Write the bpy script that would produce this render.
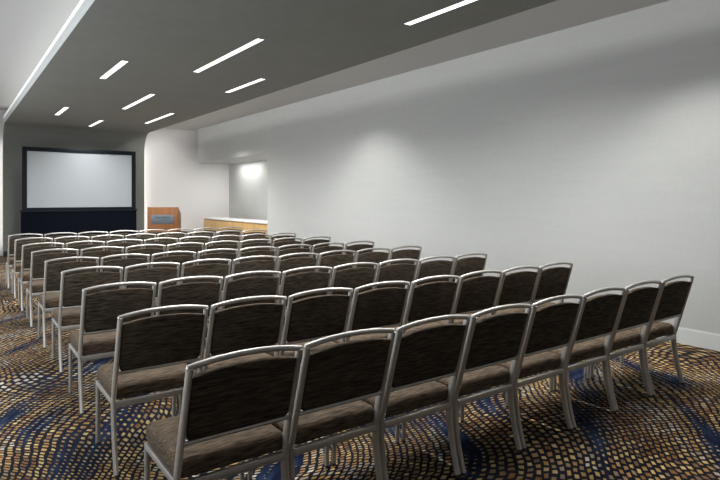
import bpy, bmesh, math, random
from mathutils import Vector, Matrix
random.seed(7)
for o in list(bpy.data.objects): bpy.data.objects.remove(o)
C = bpy.context.scene.collection
SC = bpy.context.scene
R = math.radians

# ---------------------------------------------------------------- camera
H = 1.535; F = 560.0; YAW = math.atan2(410, F); HORIZON = 197
cam_d = bpy.data.cameras.new('camera'); cam = bpy.data.objects.new('camera', cam_d); C.objects.link(cam)
cam_d.sensor_width = 36; cam_d.lens = 36*F/720; cam_d.shift_y = -(240-HORIZON)/720
cam_d.clip_start = .05
cam.location = (0, 0, H); cam.rotation_euler = (R(90), 0, -YAW)
SC.camera = cam
# ---------------------------------------------------------------- world, exposure
w = bpy.data.worlds.new('world'); SC.world = w; w.use_nodes = True
w.node_tree.nodes['Background'].inputs[0].default_value = (.8, .9, 1, 1)
w.node_tree.nodes['Background'].inputs[1].default_value = .05
SC.view_settings.view_transform = 'Standard'; SC.view_settings.look = 'None'
SC.view_settings.exposure = 0.0; SC.view_settings.gamma = 1; SC.view_settings.use_curve_mapping = False
LINEAR_POWER = 380   # watts per square metre of the louvred linear lights
LINEAR = 1.8          # emission of the linear ceiling lights
COVE_L, COVE_R, COVE_BACK = 12, 50, 5
SPOT = 112
NICHE = 20
WINDOW_FILL = 185
BACKWASH = 60
def area(name, loc, rot, sx, sy, power, col=(1, 1, 1)):
    l = bpy.data.lights.new(name, 'AREA'); l.shape = 'RECTANGLE'; l.size = sx; l.size_y = sy
    l.energy = power; l.color = col
    o = bpy.data.objects.new(name, l); C.objects.link(o); o.location = loc; o.rotation_euler = rot
    return o
def spot(name, loc, power, half, blend, col=(1, .99, .96), rot=(0, 0, 0)):
    l = bpy.data.lights.new(name, 'SPOT'); l.energy = power; l.spot_size = 2*R(half); l.spot_blend = blend
    l.color = col; l.shadow_soft_size = .03
    o = bpy.data.objects.new(name, l); C.objects.link(o); o.location = loc; o.rotation_euler = rot
    return o
# room dimensions (metres): X to the right, Y towards the screen
XL, XR, YN, YB, ZC = -1.6, 6.19, -2.5, 17.3, 3.63
CX0, CX1, CZ, CY = 1.096, 4.60, 3.38, 17.0          # dropped grey canopy and the panel it curves down into
NX, NY0, NY1, NZ = 7.36, 12.24, 16.93, 2.595        # niche in the right wall
LY0 = -1.4
area('cove_glow_left', (CX0+.13, (LY0+CY)/2, CZ+.17), (0, R(151), 0), .05, CY-LY0-.8, COVE_L, (1, .98, .95))
area('cove_glow_right', (CX1-.25, (LY0+CY)/2, CZ+.115), (0, R(-110), 0), .04, CY-LY0-.8, COVE_R, (1, .99, .97))
area('panel_glow_right', (CX1-.06, CY+.14, 1.6), (0, R(-90), 0), 2.8, .08, COVE_BACK, (1, .96, .9))
area('panel_glow_left', (CX0+.06, CY+.14, 1.6), (0, R(90), 0), 2.8, .08, COVE_BACK, (1, .98, .95))
SPOTS = [(5.05, 2.4), (5.05, 7.95), (5.05, 13.7)]
for x, y in SPOTS:
    spot('wall_wash', (x, y, ZC-.02), SPOT*(1.8 if y > 10 else 1), 55, .55)
NICHE_LAMPS = [(7.02, 15.65), (7.02, 13.4)]
for x, y in NICHE_LAMPS: area('niche_lamp', (x, y, NZ-.012), (0, 0, 0), .04, 1.5, NICHE, (1, .99, .96))
spot('back_wash', (5.0, 15.9, ZC-.02), BACKWASH, 60, 1, (1, .98, .98), Vector((-.15, 1.0, -1.5)).to_track_quat('-Z', 'Y').to_euler())
LINES = [(1.91, 7.98, 9.38), (1.93, 12.8, 14.15), (2.92, 5.94, 8.08), (2.93, 10.27, 12.36), (2.94, 14.5, 15.93), (3.93, 2.42, 4.52), (3.93, 7.92, 9.33),
         (3.95, 12.36, 14.45), (1.91, 3.1, 4.5)]
for x, y0, y1 in LINES:
    l = area('linear_light_glow', (x, (y0+y1)/2, CZ-.012), (0, 0, 0), .082, y1-y0-.01, LINEAR_POWER*.1*(y1-y0)*(.9 if y1 > 15 else 1), (1, .995, .985))
    l.data.spread = R(152)
# added daylight fill, as if from windows in the unseen left wall
area('window_daylight', (XL+.06, 8.0, 1.7), (0, R(-90), 0), 1.7, 12.0, WINDOW_FILL, (.86, .93, 1))

# ---------------------------------------------------------------- helpers
def mat(name):
    m = bpy.data.materials.new(name); m.use_nodes = True
    return m, m.node_tree, m.node_tree.nodes['Principled BSDF']
def simple(name, col, rough=.6, metal=0, bump=0, bscale=60, var=0, spec=.5):
    m, t, b = mat(name); b.inputs['Specular IOR Level'].default_value = spec
    b.inputs['Base Color'].default_value = (*col, 1); b.inputs['Roughness'].default_value = rough
    b.inputs['Metallic'].default_value = metal
    if bump or var:
        tc = t.nodes.new('ShaderNodeTexCoord'); n = t.nodes.new('ShaderNodeTexNoise')
        n.inputs['Scale'].default_value = bscale; t.links.new(tc.outputs['Object'], n.inputs['Vector'])
        if bump:
            bp = t.nodes.new('ShaderNodeBump'); bp.inputs['Strength'].default_value = bump; bp.inputs['Distance'].default_value = .002
            t.links.new(n.outputs['Fac'], bp.inputs['Height']); t.links.new(bp.outputs[0], b.inputs['Normal'])
        if var:
            r = t.nodes.new('ShaderNodeMapRange'); r.inputs[3].default_value = 1-var; r.inputs[4].default_value = 1+var
            t.links.new(n.outputs['Fac'], r.inputs[0])
            v = t.nodes.new('ShaderNodeVectorMath'); v.operation = 'SCALE'; v.inputs[0].default_value = col
            t.links.new(r.outputs[0], v.inputs['Scale']); t.links.new(v.outputs[0], b.inputs['Base Color'])
    return m
def streaky(name, c1, c2, scale, rough=.8, detail=3, rand=True, spec=.5, sheen=0, bump=.3):
    m, t, b = mat(name); b.inputs['Roughness'].default_value = rough
    tc = t.nodes.new('ShaderNodeTexCoord'); mp = t.nodes.new('ShaderNodeMapping'); mp.inputs['Scale'].default_value = scale
    t.links.new(tc.outputs['Object'], mp.inputs['Vector'])
    if rand:
        oi = t.nodes.new('ShaderNodeObjectInfo'); mm = t.nodes.new('ShaderNodeMath'); mm.operation = 'MULTIPLY'; mm.inputs[1].default_value = 37
        t.links.new(oi.outputs['Random'], mm.inputs[0]); t.links.new(mm.outputs[0], mp.inputs['Location'])
    n = t.nodes.new('ShaderNodeTexNoise'); n.inputs['Scale'].default_value = 1; n.inputs['Detail'].default_value = detail
    t.links.new(mp.outputs[0], n.inputs['Vector'])
    r = t.nodes.new('ShaderNodeValToRGB'); r.color_ramp.elements[0].position = .32; r.color_ramp.elements[1].position = .68
    r.color_ramp.elements[0].color = (*c1, 1); r.color_ramp.elements[1].color = (*c2, 1)
    t.links.new(n.outputs['Fac'], r.inputs[0]); t.links.new(r.outputs[0], b.inputs['Base Color'])
    if bump:
        bp = t.nodes.new('ShaderNodeBump'); bp.inputs['Strength'].default_value = bump; bp.inputs['Distance'].default_value = .001
        t.links.new(n.outputs['Fac'], bp.inputs['Height']); t.links.new(bp.outputs[0], b.inputs['Normal'])
    b.inputs['Specular IOR Level'].default_value = spec
    if sheen: b.inputs['Sheen Weight'].default_value = sheen
    return m
def emit(name, col, s):
    m, t, b = mat(name); b.inputs['Base Color'].default_value = (.8, .8, .8, 1)
    b.inputs['Emission Color'].default_value = (*col, 1); b.inputs['Emission Strength'].default_value = s
    return m
def woven(name, col, var, sc=260):
    """wallcovering: a fine horizontal and vertical weave"""
    m, t, b = mat(name); b.inputs['Roughness'].default_value = .85
    tc = t.nodes.new('ShaderNodeTexCoord'); outs = []
    for s in ((9, 9, 70), (70, 70, 9), (1.2, 1.2, 14)):
        mp = t.nodes.new('ShaderNodeMapping'); mp.inputs['Scale'].default_value = s
        n = t.nodes.new('ShaderNodeTexNoise'); n.inputs['Scale'].default_value = 1; n.inputs['Detail'].default_value = 2
        t.links.new(tc.outputs['Object'], mp.inputs['Vector']); t.links.new(mp.outputs[0], n.inputs['Vector']); outs.append(n)
    a = t.nodes.new('ShaderNodeMath'); t.links.new(outs[0].outputs[0], a.inputs[0]); t.links.new(outs[1].outputs[0], a.inputs[1])
    a2 = t.nodes.new('ShaderNodeMath'); t.links.new(a.outputs[0], a2.inputs[0]); t.links.new(outs[2].outputs[0], a2.inputs[1])
    r = t.nodes.new('ShaderNodeMapRange'); r.inputs[1].default_value = .9; r.inputs[2].default_value = 2.1
    r.inputs[3].default_value = 1-var; r.inputs[4].default_value = 1+var
    t.links.new(a2.outputs[0], r.inputs[0])
    v = t.nodes.new('ShaderNodeVectorMath'); v.operation = 'SCALE'; v.inputs[0].default_value = col
    t.links.new(r.outputs[0], v.inputs['Scale']); t.links.new(v.outputs[0], b.inputs['Base Color'])
    return m

M = {}
M['wall'] = woven('wall_fabric', (.475, .483, .470), .05)
M['white'] = simple('white_paint', (.80, .785, .775), .7, bump=.1, bscale=80)
M['ceil'] = simple('ceiling_paint', (.56, .56, .55), .8, bump=.1, bscale=80)
M['canopy'] = woven('grey_canopy_fabric', (.215, .221, .203), .09)
M['canopy_edge'] = simple('white_canopy_edge', (.68, .70, .68), .6)
M['base_white'] = simple('baseboard_paint', (.62, .65, .64), .4)
M['base_dark'] = simple('dark_baseboard', (.02, .022, .025), .5)
M['led'] = emit('linear_light_diffuser', (1, .98, .94), LINEAR)
M['cove'] = emit('cove_light_diffuser', (1, 1, .98), .62)
M['downlight'] = emit('downlight_lens', (1, .96, .9), 12)
M['metal'] = simple('champagne_metal', (.57, .55, .52), .48, .85, bump=.02, bscale=300, var=.04)
M['glide'] = simple('dark_plastic_glide', (.05, .05, .05), .5)
M['fabric'] = streaky('brown_streaked_upholstery', (.028, .020, .013), (.168, .124, .085), (14, 110, 130), .85, 4, spec=.15)
M['panel'] = streaky('brown_back_upholstery', (.018, .014, .011), (.110, .089, .065), (12, 160, 120), .9, 4, spec=.1)  # same upholstery as the seats, darkened to carry the shade on the backs
M['black'] = simple('black_frame', (.006, .009, .013), .5, bump=.05, spec=.15)
M['drape'] = simple('black_drape', (.0035, .005, .009), .9, spec=.05)
M['screen'] = simple('projection_surface', (.33, .36, .38), .7, var=.03, bscale=1.2)
M['cherry'] = streaky('orange_wood_veneer', (.115, .038, .006), (.22, .078, .010), (22, 22, 1.6), .4, 4, rand=False, bump=.05)
M['maple'] = streaky('pale_wood_veneer', (.42, .25, .085), (.60, .39, .15), (14, 14, 1.5), .45, 4, rand=False, bump=.05)
M['plaque'] = simple('blue_grey_plaque', (.10, .125, .145), .45, .2)
M['ink'] = simple('dark_lettering', (.012, .02, .03), .5)
M['counter'] = simple('white_stone_top', (.72, .72, .70), .25, var=.04, bscale=30)
M['groove'] = simple('dark_gap', (.06, .04, .02), .7)
M['glass'] = emit('daylit_blind', (.86, .93, 1), 1.2)  # glowing sheet behind the added windows

# ---- carpet
def carpet():
    m, t, b = mat('flowing_mosaic_carpet'); N = t.nodes.new; L = t.links.new
    b.inputs['Roughness'].default_value = .95; b.inputs['Specular IOR Level'].default_value = .1
    tc = N('ShaderNodeTexCoord')
    def warp(src, scale, amp, off):
        mp = N('ShaderNodeMapping'); mp.inputs['Location'].default_value = off; L(src, mp.inputs['Vector'])
        n = N('ShaderNodeTexNoise'); n.inputs['Scale'].default_value = scale; n.inputs['Detail'].default_value = 0
        L(mp.outputs[0], n.inputs['Vector'])
        s = N('ShaderNodeVectorMath'); s.operation = 'SUBTRACT'; s.inputs[1].default_value = (.5, .5, .5); L(n.outputs['Color'], s.inputs[0])
        k = N('ShaderNodeVectorMath'); k.operation = 'MULTIPLY'; k.inputs[1].default_value = (amp, amp, 0); L(s.outputs[0], k.inputs[0])
        a = N('ShaderNodeVectorMath'); L(src, a.inputs[0]); L(k.outputs[0], a.inputs[1])
        return a.outputs[0]
    p = warp(tc.outputs['Object'], .66, 1.2, (3.1, 7.7, 0))
    p = warp(p, .28, 1.5, (11, 2, 0))
    p = warp(p, 13, .030, (4, 4, 0))
    rot = N('ShaderNodeMapping'); rot.inputs['Rotation'].default_value = (0, 0, R(-54)); L(p, rot.inputs['Vector']); p = rot.outputs[0]
    def noise(src, scale, detail, stretch=None, loc=(0, 0, 0)):
        mp = N('ShaderNodeMapping'); mp.inputs['Location'].default_value = loc
        if stretch: mp.inputs['Scale'].default_value = stretch
        L(src, mp.inputs['Vector']); n = N('ShaderNodeTexNoise'); n.inputs['Scale'].default_value = scale
        n.inputs['Detail'].default_value = detail; L(mp.outputs[0], n.inputs['Vector']); return n.outputs['Fac']
    def mr(src, a, b_, c, d):
        r = N('ShaderNodeMapRange'); r.inputs[1].default_value = a; r.inputs[2].default_value = b_
        r.inputs[3].default_value = c; r.inputs[4].default_value = d; L(src, r.inputs[0]); return r.outputs[0]
    blue = noise(p, 1.0, 1, (.7, 3.4, 1))                # bands that follow the flow
    
    br = N('ShaderNodeTexBrick'); br.inputs['Scale'].default_value = 1
    br.inputs['Color1'].default_value = (0, 0, 0, 1); br.inputs['Color2'].default_value = (1, 1, 1, 1)
    br.inputs['Brick Width'].default_value = .044; br.inputs['Row Height'].default_value = .047
    br.inputs['Mortar Smooth'].default_value = .25; L(p, br.inputs['Vector'])
    L(mr(blue, .52, .66, .0110, .0190), br.inputs['Mortar Size'])
    hue = noise(p, 1.3, 1, (1, 2.2, 1), (5, 9, 0)); val = noise(tc.outputs['Object'], 1.1, 1, None, (9, 1, 0))
    mixr = N('ShaderNodeMath'); mixr.operation = 'MULTIPLY_ADD'; mixr.inputs[1].default_value = .46
    sep = N('ShaderNodeSeparateColor'); L(br.outputs['Color'], sep.inputs[0]); L(sep.outputs[0], mixr.inputs[0])
    L(mr(hue, .3, .7, 0, .54), mixr.inputs[2])
    ramp = N('ShaderNodeValToRGB'); cr = ramp.color_ramp; cr.interpolation = 'LINEAR'
    cols = [(0, (.22, .19, .17)), (.15, (.72, .66, .54)), (.3, (.30, .23, .16)), (.45, (.44, .24, .07)), (.58, (.72, .56, .26)), (.72, (.28, .11, .035)), (.86, (.17, .13, .10)), (1, (.72, .64, .52))]
    while len(cr.elements) < len(cols): cr.elements.new(.5)
    for e, (q, c) in zip(cr.elements, cols): e.position = q; e.color = (*c, 1)
    L(mixr.outputs[0], ramp.inputs[0])
    sc = N('ShaderNodeVectorMath'); sc.operation = 'SCALE'; L(ramp.outputs[0], sc.inputs[0]); L(mr(val, .3, .7, .45, 1.12), sc.inputs['Scale'])
    bl = N('ShaderNodeValToRGB'); bl.color_ramp.elements[0].color = (.004, .008, .026, 1); bl.color_ramp.elements[1].color = (.030, .054, .105, 1)
    bl.color_ramp.elements[0].position = .45; bl.color_ramp.elements[1].position = .75
    L(noise(p, 5, 4, (1, 4, 1)), bl.inputs[0])
    mo = N('ShaderNodeMix'); mo.data_type = 'RGBA'; mo.inputs[6].default_value = (.010, .010, .016, 1)
    L(mr(blue, .55, .64, 0, 1), mo.inputs[0]); L(bl.outputs[0], mo.inputs[7])
    fin = N('ShaderNodeMix'); fin.data_type = 'RGBA'; L(br.outputs['Fac'], fin.inputs[0]); L(sc.outputs[0], fin.inputs[6]); L(mo.outputs[2], fin.inputs[7])
    # core of the blue bands carries no flecks
    core = N('ShaderNodeMix'); core.data_type = 'RGBA'; L(mr(blue, .665, .68, 0, 1), core.inputs[0]); L(fin.outputs[2], core.inputs[6]); L(bl.outputs[0], core.inputs[7])
    L(core.outputs[2], b.inputs['Base Color'])
    return m
M['carpet'] = carpet()

def link(name, bm, m, parent=None, smooth=True, angle=35):
    bmesh.ops.recalc_face_normals(bm, faces=bm.faces)
    me = bpy.data.meshes.new(name); bm.to_mesh(me); bm.free()
    if isinstance(m, (list, tuple)):
        for q in m: me.materials.append(M[q])
    else: me.materials.append(M[m])
    if smooth:
        for p in me.polygons: p.use_smooth = True
        me.set_sharp_from_angle(angle=R(angle))
    o = bpy.data.objects.new(name, me); C.objects.link(o)
    if parent: o.parent = parent
    return o
def box(bm, x0, x1, y0, y1, z0, z1, mi=0, bev=0):
    r = bmesh.ops.create_cube(bm, size=1)
    for v in r['verts']:
        v.co = Vector(((x0+x1)/2+v.co.x*(x1-x0), (y0+y1)/2+v.co.y*(y1-y0), (z0+z1)/2+v.co.z*(z1-z0)))
    fs = {f for v in r['verts'] for f in v.link_faces}
    for f in fs: f.material_index = mi
    if bev:
        es = {e for f in fs for e in f.edges}
        bmesh.ops.bevel(bm, geom=list(es), offset=bev, segments=2, affect='EDGES', profile=.5)
def sweep(bm, path, a, b, side, n=12, cap=True):
    """elliptical tube along path; half width a along `side`, half depth b across it. a, b may be lists"""
    rings = []
    for i, p in enumerate(path):
        p = Vector(p)
        t = (Vector(path[min(i+1, len(path)-1)])-Vector(path[max(i-1, 0)])).normalized()
        s = Vector(side); s = (s-t*s.dot(t)).normalized(); u = t.cross(s)
        aa = a[i] if isinstance(a, list) else a; bb = b[i] if isinstance(b, list) else b
        rings.append([bm.verts.new(p+s*aa*math.cos(k*2*math.pi/n)+u*bb*math.sin(k*2*math.pi/n)) for k in range(n)])
    for r0, r1 in zip(rings, rings[1:]):
        for k in range(n): bm.faces.new((r0[k], r0[(k+1) % n], r1[(k+1) % n], r1[k]))
    if cap: bm.faces.new(rings[0]); bm.faces.new(rings[-1])
def pad(bm, outline, profile, fn):
    """stack of inset copies of an outline: profile = [(inset, height)]; fn maps (x, y, h) to 3-D"""
    n = len(outline); P = [Vector(p) for p in outline]
    nor = []
    for i in range(n):
        t = (P[(i+1) % n]-P[i-1]).normalized(); nor.append(Vector((-t.y, t.x)))
    cx = (max(p.x for p in P)+min(p.x for p in P))/2; cy = (max(p.y for p in P)+min(p.y for p in P))/2
    hx = max(p.x for p in P)-cx; hy = max(p.y for p in P)-cy
    rings = []
    for ins, h in profile:                       # shallow insets follow the outline, deep ones shrink it towards the middle
        a = min(ins, .010); d = max(ins-a, 0); ring = []
        for i in range(n):
            x = P[i].x+nor[i].x*a; y = P[i].y+nor[i].y*a
            ring.append(bm.verts.new(fn(cx+(x-cx)*(1-d/hx), cy+(y-cy)*(1-d/hy), h)))
        rings.append(ring)
    for r0, r1 in zip(rings, rings[1:]):
        for k in range(n): bm.faces.new((r0[k], r0[(k+1) % n], r1[(k+1) % n], r1[k]))
    bm.faces.new(rings[0]); bm.faces.new(rings[-1])
def thing(name, label, cat, loc=(0, 0, 0), rz=0, group=None):
    o = bpy.data.objects.new(name, None); C.objects.link(o); o.location = loc; o.rotation_euler = (0, 0, rz)
    o.empty_display_size = .1
    o['label'] = label; o['category'] = cat
    if group: o['group'] = group
    return o
def struct(name, boxes, m, bev=0):
    bm = bmesh.new()
    for q in boxes: box(bm, *q, bev=bev)
    o = link(name, bm, m, smooth=False); o['kind'] = 'structure'; return o

# ---------------------------------------------------------------- the room
T = .15
struct('floor', [(XL-T, NX+T, YN-T, YB+T, -.1, 0)], 'carpet')
ZL = 3.80
struct('ceiling', [(XL-T, 2.6, YN-T, YB+T, ZL, ZL+.1), (2.6, XR+T, YN-T, YB+T, ZC, ZL+.1)], 'ceil')
struct('wall_right', [(XR, XR+T, YN, NY0, 0, ZC), (XR+T, NX+T, NY0-T, NY0, 0, NZ),         # wall and the niche's near side
                      (XR, XR+T, NY0, NY1, NZ, ZC), (XR+T, NX, NY0, YB, NZ, NZ+.1),          # soffit over the niche
                      (NX, NX+T, NY0, YB, 0, NZ)], 'wall')
struct('wall_back', [(XL-T, NX+T, YB, YB+T, 0, ZL)], 'white')
struct('wall_front', [(XL-T, XR+T, YN-T, YN, 0, ZL)], 'white')
struct('wall_left', [(XL-T, XL, YN, 2, 0, ZL), (XL-T, XL, 14, YB, 0, ZL), (XL-T, XL, 2, 14, 0, .8), (XL-T, XL, 2, 14, 2.6, ZL)], 'white')
for i in range(6):  # assumed windows out of view, added to go with the daylight fill
    y0 = 2+i*2+.02; bm = bmesh.new()
    box(bm, XL-.10, XL+.01, y0, y0+1.96, .80, .86); box(bm, XL-.10, XL+.01, y0, y0+1.96, 2.54, 2.60)
    box(bm, XL-.10, XL+.01, y0, y0+.05, .86, 2.54); box(bm, XL-.10, XL+.01, y0+1.91, y0+1.96, .86, 2.54)
    box(bm, XL-.07, XL-.02, y0+.96, y0+1.0, .86, 2.54)
    f = link('window_%d' % (i+1), bm, 'white', smooth=False); f['kind'] = 'structure'
    bm = bmesh.new(); box(bm, XL-.06, XL-.05, y0+.05, y0+1.91, .86, 2.54); link('blind', bm, 'glass', f, smooth=False)
struct('baseboard_right', [(XR-.015, XR, YN, NY0, 0, .155), (XR-.010, XR, YN, NY0, .155, .165)], 'base_white')
struct('baseboard_left', [(XL, XL+.015, YN, YB, 0, .14)], 'base_dark')
struct('baseboard_back', [(XL, CX0-.1, YB-.015, YB, 0, .14), (CX1+.1, NX, YB-.015, YB, 0, .14)], 'base_white')
struct('baseboard_panel', [(CX0+.01, CX1-.01, CY-.016, CY-.001, 0, .14)], 'base_dark')
struct('trim_1', [(XR-.004, XR+.0, NY0-.012, NY0, 0, NZ)], 'base_white')   # corner bead of the niche
struct('trim_4', [(XR-.003, XR, NY0-.006, NY0+.006, NZ, ZC)], 'ceil')   # joint cover above the niche corner

# dropped canopy: ceiling slab curving down into the panel behind the screen
Rr = .55; TH = .08
prof = [(LY0, CZ)]
for k in range(17):
    a = math.pi/2*k/16; prof.append((CY-Rr+Rr*math.sin(a), CZ-Rr+Rr*math.cos(a)))
prof.append((CY, 0))
outer = [(LY0, CZ+TH)]
for k in range(17):
    a = math.pi/2*k/16; outer.append((CY-Rr+(Rr+TH)*math.sin(a), CZ-Rr+(Rr+TH)*math.cos(a)))
outer.append((CY+TH, 0))
bm = bmesh.new()
A = [[bm.verts.new((x, y, z)) for y, z in prof] for x in (CX0, CX1)]
B = [[bm.verts.new((x, y, z)) for y, z in outer] for x in (CX0, CX1)]
for i in range(len(prof)-1):
    bm.faces.new((A[0][i], A[0][i+1], A[1][i+1], A[1][i])).material_index = 0
    bm.faces.new((B[0][i], B[1][i], B[1][i+1], B[0][i+1])).material_index = 1
    for s in (0, 1): bm.faces.new((A[s][i], B[s][i], B[s][i+1], A[s][i+1])).material_index = 1
bm.faces.new((A[0][0], A[1][0], B[1][0], B[0][0])).material_index = 1
bm.faces.new((A[0][-1], A[1][-1], B[1][-1], B[0][-1])).material_index = 1
cn = link('ceiling_canopy', bm, ['canopy', 'canopy_edge'], angle=20)
cn['kind'] = 'structure'; cn.name = 'trim_2'
# white upstand along the canopy's left edge, with the glowing cove diffuser above it
struct('trim_3', [(CX0-.002, CX0+.03, LY0, CY-.1, CZ+TH, CZ+.145)], 'canopy_edge')
bm = bmesh.new(); box(bm, CX0, CX0+.03, LY0, CY-.2, CZ+.145, CZ+.205)
o = link('cove_light', bm, 'cove', smooth=False); o['label'] = 'white glowing cove light strip along the left edge of the grey ceiling canopy'; o['category'] = 'cove light'

# ---------------------------------------------------------------- ceiling lights
LL = [(1.91, 7.98, 9.38, 'short', 'the nearer one in the left column'), (1.93, 12.8, 14.15, 'tiny', 'far left'),
      (2.92, 5.94, 8.08, '', ''), (2.93, 10.27, 12.36, '', ''), (2.94, 14.5, 15.93, '', ''),
      (3.93, 2.42, 4.52, '', ''), (3.93, 7.92, 9.33, '', ''), (3.95, 12.36, 14.45, '', '')]
LBL = ['short linear ceiling light near the white cove, larger of the two in the left line',
       'small linear ceiling light above the left end of the projection screen, leftmost of all',
       'longest bright linear ceiling light, in the middle of the grey canopy',
       'linear ceiling light between the longest one and the farthest small one',
       'farthest and smallest linear ceiling light, above the middle of the projection screen',
       'linear ceiling light cut off by the top edge of the photo, nearest the right wall',
       'short linear ceiling light on the right side of the canopy, right below the longest one',
       'farthest linear ceiling light of the right side, above the curved corner near the lectern']
for (x, y0, y1, *_), lb in zip(LL, LBL):
    t = thing('linear_ceiling_light', lb, 'ceiling light', (x, (y0+y1)/2, CZ-.006), 0, 'linear lights in the grey canopy')
    h = (y1-y0)/2
    bm = bmesh.new(); box(bm, -.043, .043, -h, h, -.001, .004); link('diffuser', bm, 'led', t, smooth=False)
    bm = bmesh.new()
    for s in (-1, 1): box(bm, s*.0455-.0025, s*.0455+.0025, -h-.005, h+.005, -.002, .0055)
    for s in (-1, 1): box(bm, -.043, .043, s*(h+.0025)-.0025, s*(h+.0025)+.0025, -.002, .0055)
    link('frame', bm, 'canopy', t, smooth=False)
for (x, y), lb in zip(SPOTS, ('nearest', 'middle', 'farthest')):
    t = thing('downlight', 'round recessed downlight washing the right wall, %s of three above the canopy edge' % lb, 'ceiling light', (x, y, ZC-.001), 0, 'downlights washing the right wall')
    bm = bmesh.new(); ring = []
    for r_, z in ((.075, 0), (.072, -.006), (.058, -.004), (.055, 0)):
        ring.append([bm.verts.new((r_*math.cos(k*math.pi/12), r_*math.sin(k*math.pi/12), z)) for k in range(24)])
    for q0, q1 in zip(ring, ring[1:]):
        for k in range(24): bm.faces.new((q0[k], q0[(k+1) % 24], q1[(k+1) % 24], q1[k]))
    link('trim_ring', bm, 'white', t)
    bm = bmesh.new(); bmesh.ops.create_circle(bm, cap_ends=True, radius=.055, segments=24, matrix=Matrix.Translation((0, 0, -.001))); link('lens', bm, 'downlight', t, smooth=False)

# ---------------------------------------------------------------- projection screen
SX0, SX1, SY = 1.455, 4.175, 16.3
t = thing('projection_screen', 'large projection screen with black frame and black skirt against the grey panel', 'projection screen', ((SX0+SX1)/2, SY, 0))
hw = (SX1-SX0)/2; z0, z1 = 1.20, 2.80; fw = .105
bm = bmesh.new()
box(bm, -hw, hw, -.02, .03, z1-fw, z1, bev=.006); box(bm, -hw, hw, -.02, .03, z0, z0+.065, bev=.006)
for s in (-1, 1): box(bm, s*hw-(fw if s > 0 else 0), s*hw+(fw if s < 0 else 0), -.019, .029, z0+.005, z1-.005)
link('screen_frame', bm, 'black', t)
bm = bmesh.new(); box(bm, -hw+fw-.01, hw-fw+.01, 0, .012, z0+.055, z1-fw+.01); link('screen_surface', bm, 'screen', t, smooth=False)
bm = bmesh.new(); box(bm, -hw-.045, hw+.03, -.05, .05, z0-.05, z0+.0, bev=.005); link('skirt_rail', bm, 'black', t)
bm = bmesh.new(); n = 160; lo = []; hi = []
for k in range(n+1):
    x = -hw-.03+(2*hw+.045)*k/n; y = -.035+.003*math.sin(k*.9)+.004*math.sin(k*.37)
    lo.append((x, y*1.5)); hi.append((x, y))
vl = [[bm.verts.new((x, y, .012)) for x, y in lo], [bm.verts.new((x, y, z0-.05)) for x, y in hi], [bm.verts.new((x, y+.012, z0-.05)) for x, y in hi], [bm.verts.new((x, y+.012, .012)) for x, y in lo]]
for i in range(4):
    for k in range(n): bm.faces.new((vl[i][k], vl[i][k+1], vl[(i+1) % 4][k+1], vl[(i+1) % 4][k]))
for k in (0, n): bm.faces.new([v[k] for v in vl])
link('skirt', bm, 'drape', t)
for s in (-1, 1):
    bm = bmesh.new(); box(bm, s*(hw-.05)-.02, s*(hw-.05)+.02, .035, .07, .0, z1-.03); box(bm, s*(hw-.05)-.02, s*(hw-.05)+.02, -.03, .38, .0, .03)
    link('leg', bm, 'black', t, smooth=False)

# ---------------------------------------------------------------- lectern
t = thing('lectern', 'orange wooden lectern with a blue grey name plaque beside the projection screen', 'lectern', (4.575, 15.0, 0), -R(28))
LW, LD, Z1 = .385, .22, 1.27
bm = bmesh.new(); box(bm, -LW, LW, -LD, -LD+.02, .06, Z1, bev=.002); fp = link('front_panel', bm, 'cherry', t)
for s in (-1, 1):
    bm = bmesh.new(); pts = [(-LD+.02, .06), (LD, .06), (LD, Z1-.17), (LD-.06, Z1-.16), (-LD+.02, Z1-.004)]
    vs = [[bm.verts.new((s*LW-s*q, y, z)) for y, z in pts] for q in (0, .02)]
    for v in vs: bm.faces.new(v)
    for i in range(5): bm.faces.new((vs[0][i], vs[0][(i+1) % 5], vs[1][(i+1) % 5], vs[1][i]))
    link('side_panel', bm, 'cherry', t, smooth=False)
bm = bmesh.new(); vs = []
for x in (-LW+.02, LW-.02): vs.append([bm.verts.new((x, y, z)) for y, z in ((-LD+.02, Z1-.02), (LD-.05, Z1-.18), (LD-.05, Z1-.20), (-LD+.02, Z1-.04))])
for v in vs: bm.faces.new(v)
for i in range(4): bm.faces.new((vs[0][i], vs[0][(i+1) % 4], vs[1][(i+1) % 4], vs[1][i]))
link('reading_top', bm, 'cherry', t, smooth=False)
bm = bmesh.new(); box(bm, -LW+.02, LW-.02, -LD+.02, LD-.03, .6, .62); link('shelf', bm, 'cherry', t, smooth=False)
bm = bmesh.new(); box(bm, -LW-.015, LW+.015, -LD-.015, LD+.015, 0, .06, bev=.004); link('base', bm, 'cherry', t)
bm = bmesh.new(); box(bm, -.285, .285, -LD-.008, -LD, Z1-.43, Z1-.20, bev=.002); pq = link('name_plaque', bm, 'plaque', t); pq['label'] = 'blue grey plaque with dark lettering'
def text(s, size, loc, parent, name='lettering', wx=1.0):
    cu = bpy.data.curves.new('t', 'FONT'); cu.body = s; cu.size = size; cu.align_x = 'CENTER'; cu.align_y = 'CENTER'; cu.extrude = .001; cu.offset = size*.012
    tmp = bpy.data.objects.new('t', cu); C.objects.link(tmp); dg = bpy.context.evaluated_depsgraph_get(); dg.update()
    me = bpy.data.meshes.new_from_object(tmp.evaluated_get(dg)); bpy.data.objects.remove(tmp)
    for v in me.vertices:
        x, y, z = v.co; v.co = (x*wx+loc[0], loc[1]-z, y+loc[2])
    me.materials.clear(); me.materials.append(M['ink'])
    o = bpy.data.objects.new(name, me); C.objects.link(o); o.parent = parent; return o
text('THE WESTIN', .072, (-.01, -LD-.009, Z1-.272), pq, wx=.92)
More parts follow.
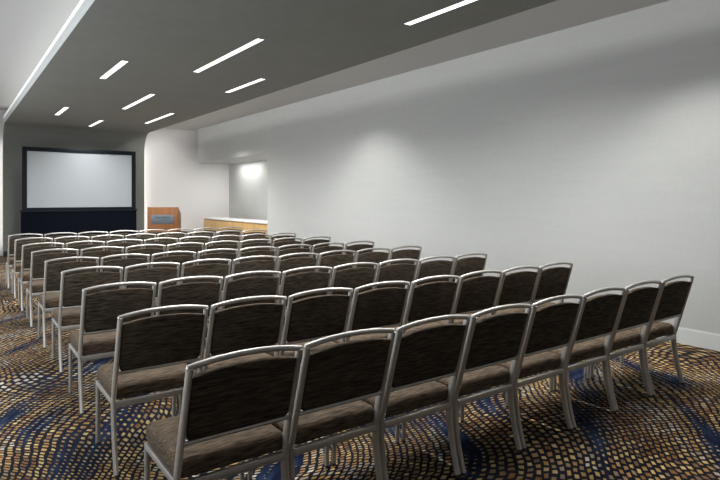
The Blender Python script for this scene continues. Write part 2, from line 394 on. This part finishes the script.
bm = bmesh.new(); box(bm, -.09, .13, -LD-.010, -LD-.008, Z1-.336, Z1-.328); o = link('rule', bm, 'ink', pq, smooth=False)

# ---------------------------------------------------------------- credenza in the niche
KX, KY0, KY1 = 6.28, 12.30, 16.72
t = thing('credenza', 'long pale wooden credenza with a row of doors standing in the wall niche', 'cabinet', (KX, (KY0+KY1)/2, 0))
hy = (KY1-KY0)/2
bm = bmesh.new(); box(bm, .03, .62, -hy, hy, .08, .868); link('body', bm, 'maple', t, smooth=False)
bm = bmesh.new(); box(bm, .07, .58, -hy+.02, hy-.02, 0, .08); link('plinth', bm, 'base_dark', t, smooth=False)
nd = 6; dw = 2*hy/nd
for k in range(nd):
    bm = bmesh.new(); box(bm, .01, .03, -hy+k*dw+.004, -hy+(k+1)*dw-.004, .10, .845, bev=.002); d = link('door', bm, 'maple', t)
    s = 1 if k % 2 else -1; yh = -hy+(k+.5)*dw-s*(dw/2-.05)
    bm = bmesh.new(); box(bm, -.012, -.004, yh-.006, yh+.006, .62, .76, bev=.002); box(bm, -.006, .012, yh-.004, yh+.004, .64, .65); box(bm, -.006, .012, yh-.004, yh+.004, .73, .74); link('handle', bm, 'metal', d)
bm = bmesh.new(); box(bm, -.01, .64, -hy-.01, hy+.01, .87, .905, bev=.004)
o = link('countertop', bm, 'counter', t); o['label'] = 'white stone countertop'

# ---------------------------------------------------------------- chairs
W2, ZT, YT, YK, YF = .2515, .888, -.32, -.175, -.245       # half width, top height, y of the top, knee and foot
RK = (YT-YK)/(ZT-.41)
def rk(z): return YK+(z-.41)*RK if z > .41 else YK
def arch(x, a=.026): return a*(1-(abs(x)/W2)**2.2)
def make_chair():
    t = thing('banquet_chair', '', 'chair')
    for s in (-1, 1):
        bm = bmesh.new(); pth = []
        for k in range(9):                                                         # foot to knee, a sabre curve
            u = k/8; pth.append((s*(W2-.0145+.0045), YF+(YK-YF)*math.sin(u*math.pi/2)**.9, .012+(.40-.012)*u))
        for k in range(1, 6): u = k/5; z = .40+(ZT-.40)*u; pth.append((s*(W2-.0145+.0045*(1-u)), YK+(z-.40)*(YT-YK)/(ZT-.40), z))
        nn = len(pth); bb = [.0195+.0030*math.exp(-((k-8)/3)**2) for k in range(nn)]
        sweep(bm, pth, .0132, bb, (1, 0, 0), 12); lg = link('leg', bm, 'metal', t)
        bm = bmesh.new(); sweep(bm, [(s*(W2-.0100), YF, 0), (s*(W2-.0100), YF, .014)], .0120, .018, (1, 0, 0), 12); link('foot_glide', bm, 'glide', lg)
        bm = bmesh.new(); xf = s*(W2-.016)
        sweep(bm, [(xf, .268, .012), (xf, .268, .20), (xf, .268, .394)], .0130, .0130, (1, 0, 0), 12); lg = link('leg', bm, 'metal', t)
        bm = bmesh.new(); sweep(bm, [(xf, .268, 0), (xf, .268, .014)], .012, .012, (1, 0, 0), 12); link('foot_glide', bm, 'glide', lg)
    # top rail: a round tube arching between the posts
    bm = bmesh.new(); pth = []
    for k in range(21):
        x = (-W2+2*W2*k/20)*.975; z = ZT-.004+arch(x); pth.append((x, rk(z), z))
    sweep(bm, pth, .0125, .0125, (0, 1, 0), 12)
    for s in (-1, 1): bmesh.ops.create_uvsphere(bm, u_segments=12, v_segments=8, radius=.0132, matrix=Matrix.Translation((s*(W2-.0120), rk(ZT), ZT-.004)))
    link('top_rail', bm, 'metal', t)
    # lower back rail
    bm = bmesh.new(); zz = .566; sweep(bm, [(x, rk(zz)-.010, zz) for x in (-W2+.02, 0, W2-.02)], .011, .011, (0, 1, 0), 10)
    link('lower_rail', bm, 'metal', t)
    # upholstered back: outline in the raked plane
    def outline(mx, zb, drop, r=.02):
        o = []; 
        for a in range(5): q = math.pi+a*math.pi/8; o.append((-mx+r+r*math.cos(q), zb+r+r*math.sin(q)))
        for a in range(5): q = 1.5*math.pi+a*math.pi/8; o.append((mx-r+r*math.cos(q), zb+r+r*math.sin(q)))
        for k in range(15):
            x = mx-2*mx*k/14; o.append((x, ZT-drop+arch(x)*1.15))
        return o
    nrm = Vector((0, 1, -RK)).normalized()   # towards the sitter
    def fn(x, z, h): return Vector((x, rk(z), z))+nrm*h
    bm = bmesh.new(); pad(bm, outline(W2-.028, .586, .052), [(.004, -.006), (0, -.002), (0, .016), (.006, .025), (.016, .030), (.05, .034)], fn)
    link('backrest', bm, 'fabric', t, angle=60)
    bm = bmesh.new(); pad(bm, outline(W2-.027, .578, .046), [(.005, -.017), (.001, -.015), (0, -.008), (.004, -.006)], fn)
    link('back_panel', bm, 'panel', t, angle=60)
    # seat
    def rr(x0, x1, y0, y1, xt0, r=.035):
        o = []
        for cx, cy, a0 in ((-x0+r, y0+r, 180), (x0-r, y0+r, 270), (x1-r, y1-r, 0), (-x1+r, y1-r, 90)):
            for k in range(6): q = R(a0+k*18); o.append((cx+r*math.cos(q), cy+r*math.sin(q)))
        return o
    bm = bmesh.new()
    pad(bm, rr(W2-.006, W2-.010, -.184, .298, 0), [(.022, .396), (.008, .402), (0, .417), (0, .454), (.003, .466), (.010, .477), (.022, .484), (.06, .489), (.12, .492), (.19, .493)], lambda x, y, h: Vector((x, y, h)))
    link('seat', bm, 'fabric', t, angle=60)
    bm = bmesh.new(); e = W2-.018
    box(bm, -e, e, -.199, -.177, .362, .396, bev=.003); box(bm, -e, e, .258, .278, .368, .396, bev=.003)
    for s in (-1, 1): box(bm, s*(W2-.014)-.009, s*(W2-.014)+.009, -.180, .268, .366, .396, bev=.003)
    link('seat_frame', bm, 'metal', t)
    return t
proto = make_chair()
def copy_tree(o, parent=None):
    c = o.copy(); C.objects.link(c)
    if parent: c.parent = parent
    for ch in list(o.children): copy_tree(ch, c)
    return c
# top-of-post pixels measured along the three nearest rows become positions on the floor
def onrow(px, y):
    t_ = (px-360)/F; c, s = math.cos(YAW), math.sin(YAW)
    return y*(s+t_*c)/(c-t_*s)
ROWY = [2.097, 3.187, 4.267, 5.384, 6.377, 7.509, 8.618, 9.781, 10.901]
ROWX = [.713, .718, .732, .761, .756, .754, .760, .772, .769]
SLOPE = -.005
NEAR = {0: [186.7, 302, 395, 470, 531.5, 583.3, 627, 660.4, 690.8], 1: [117.3, 208, 287, 355, 412, 462.5, 503, 538.7, 570.5]}
ORD = ['first', 'second', 'third', 'fourth', 'fifth', 'sixth', 'seventh', 'eighth']
ROWN = ['nearest row', 'second row from the camera', 'third row from the camera', 'fourth row from the camera', 'middle row (fifth of nine)',
        'fourth row from the screen', 'third row from the screen', 'second row from the screen', 'row closest to the screen']
first = True
for r in range(9):
    xs = [ROWX[r]+.52*i for i in range(9)]
    if r in NEAR:
        m_ = [onrow(p, ROWY[r]+SLOPE*.52*i) for i, p in enumerate(NEAR[r])]
        xs = [.8*a+.2*b for a, b in zip(xs, m_)]
    cs = [(a+b)/2 for a, b in zip(xs, xs[1:])]
    for i in range(1, 8):
        if cs[i]-cs[i-1] < .5185: cs[i] = cs[i-1]+.5185
    for i in range(8):
        t = proto if first else copy_tree(proto); first = False
        t.location = (cs[i], ROWY[r]+SLOPE*.52*(i+.5)-YT+random.uniform(-.004, .004), 0)
        t.rotation_euler = (0, 0, math.atan(SLOPE)+random.uniform(-.001, .001))
        end = {0: 'leftmost', 7: 'rightmost'}.get(i)
        where = ('%s seat of the %s' % (end, ROWN[r])) if end else ('%s from the left in the %s' % (ORD[i], ROWN[r]))
        t['label'] = 'silver-framed brown banquet chair, ' + where
        t['group'] = 'banquet chairs in nine rows facing the screen'
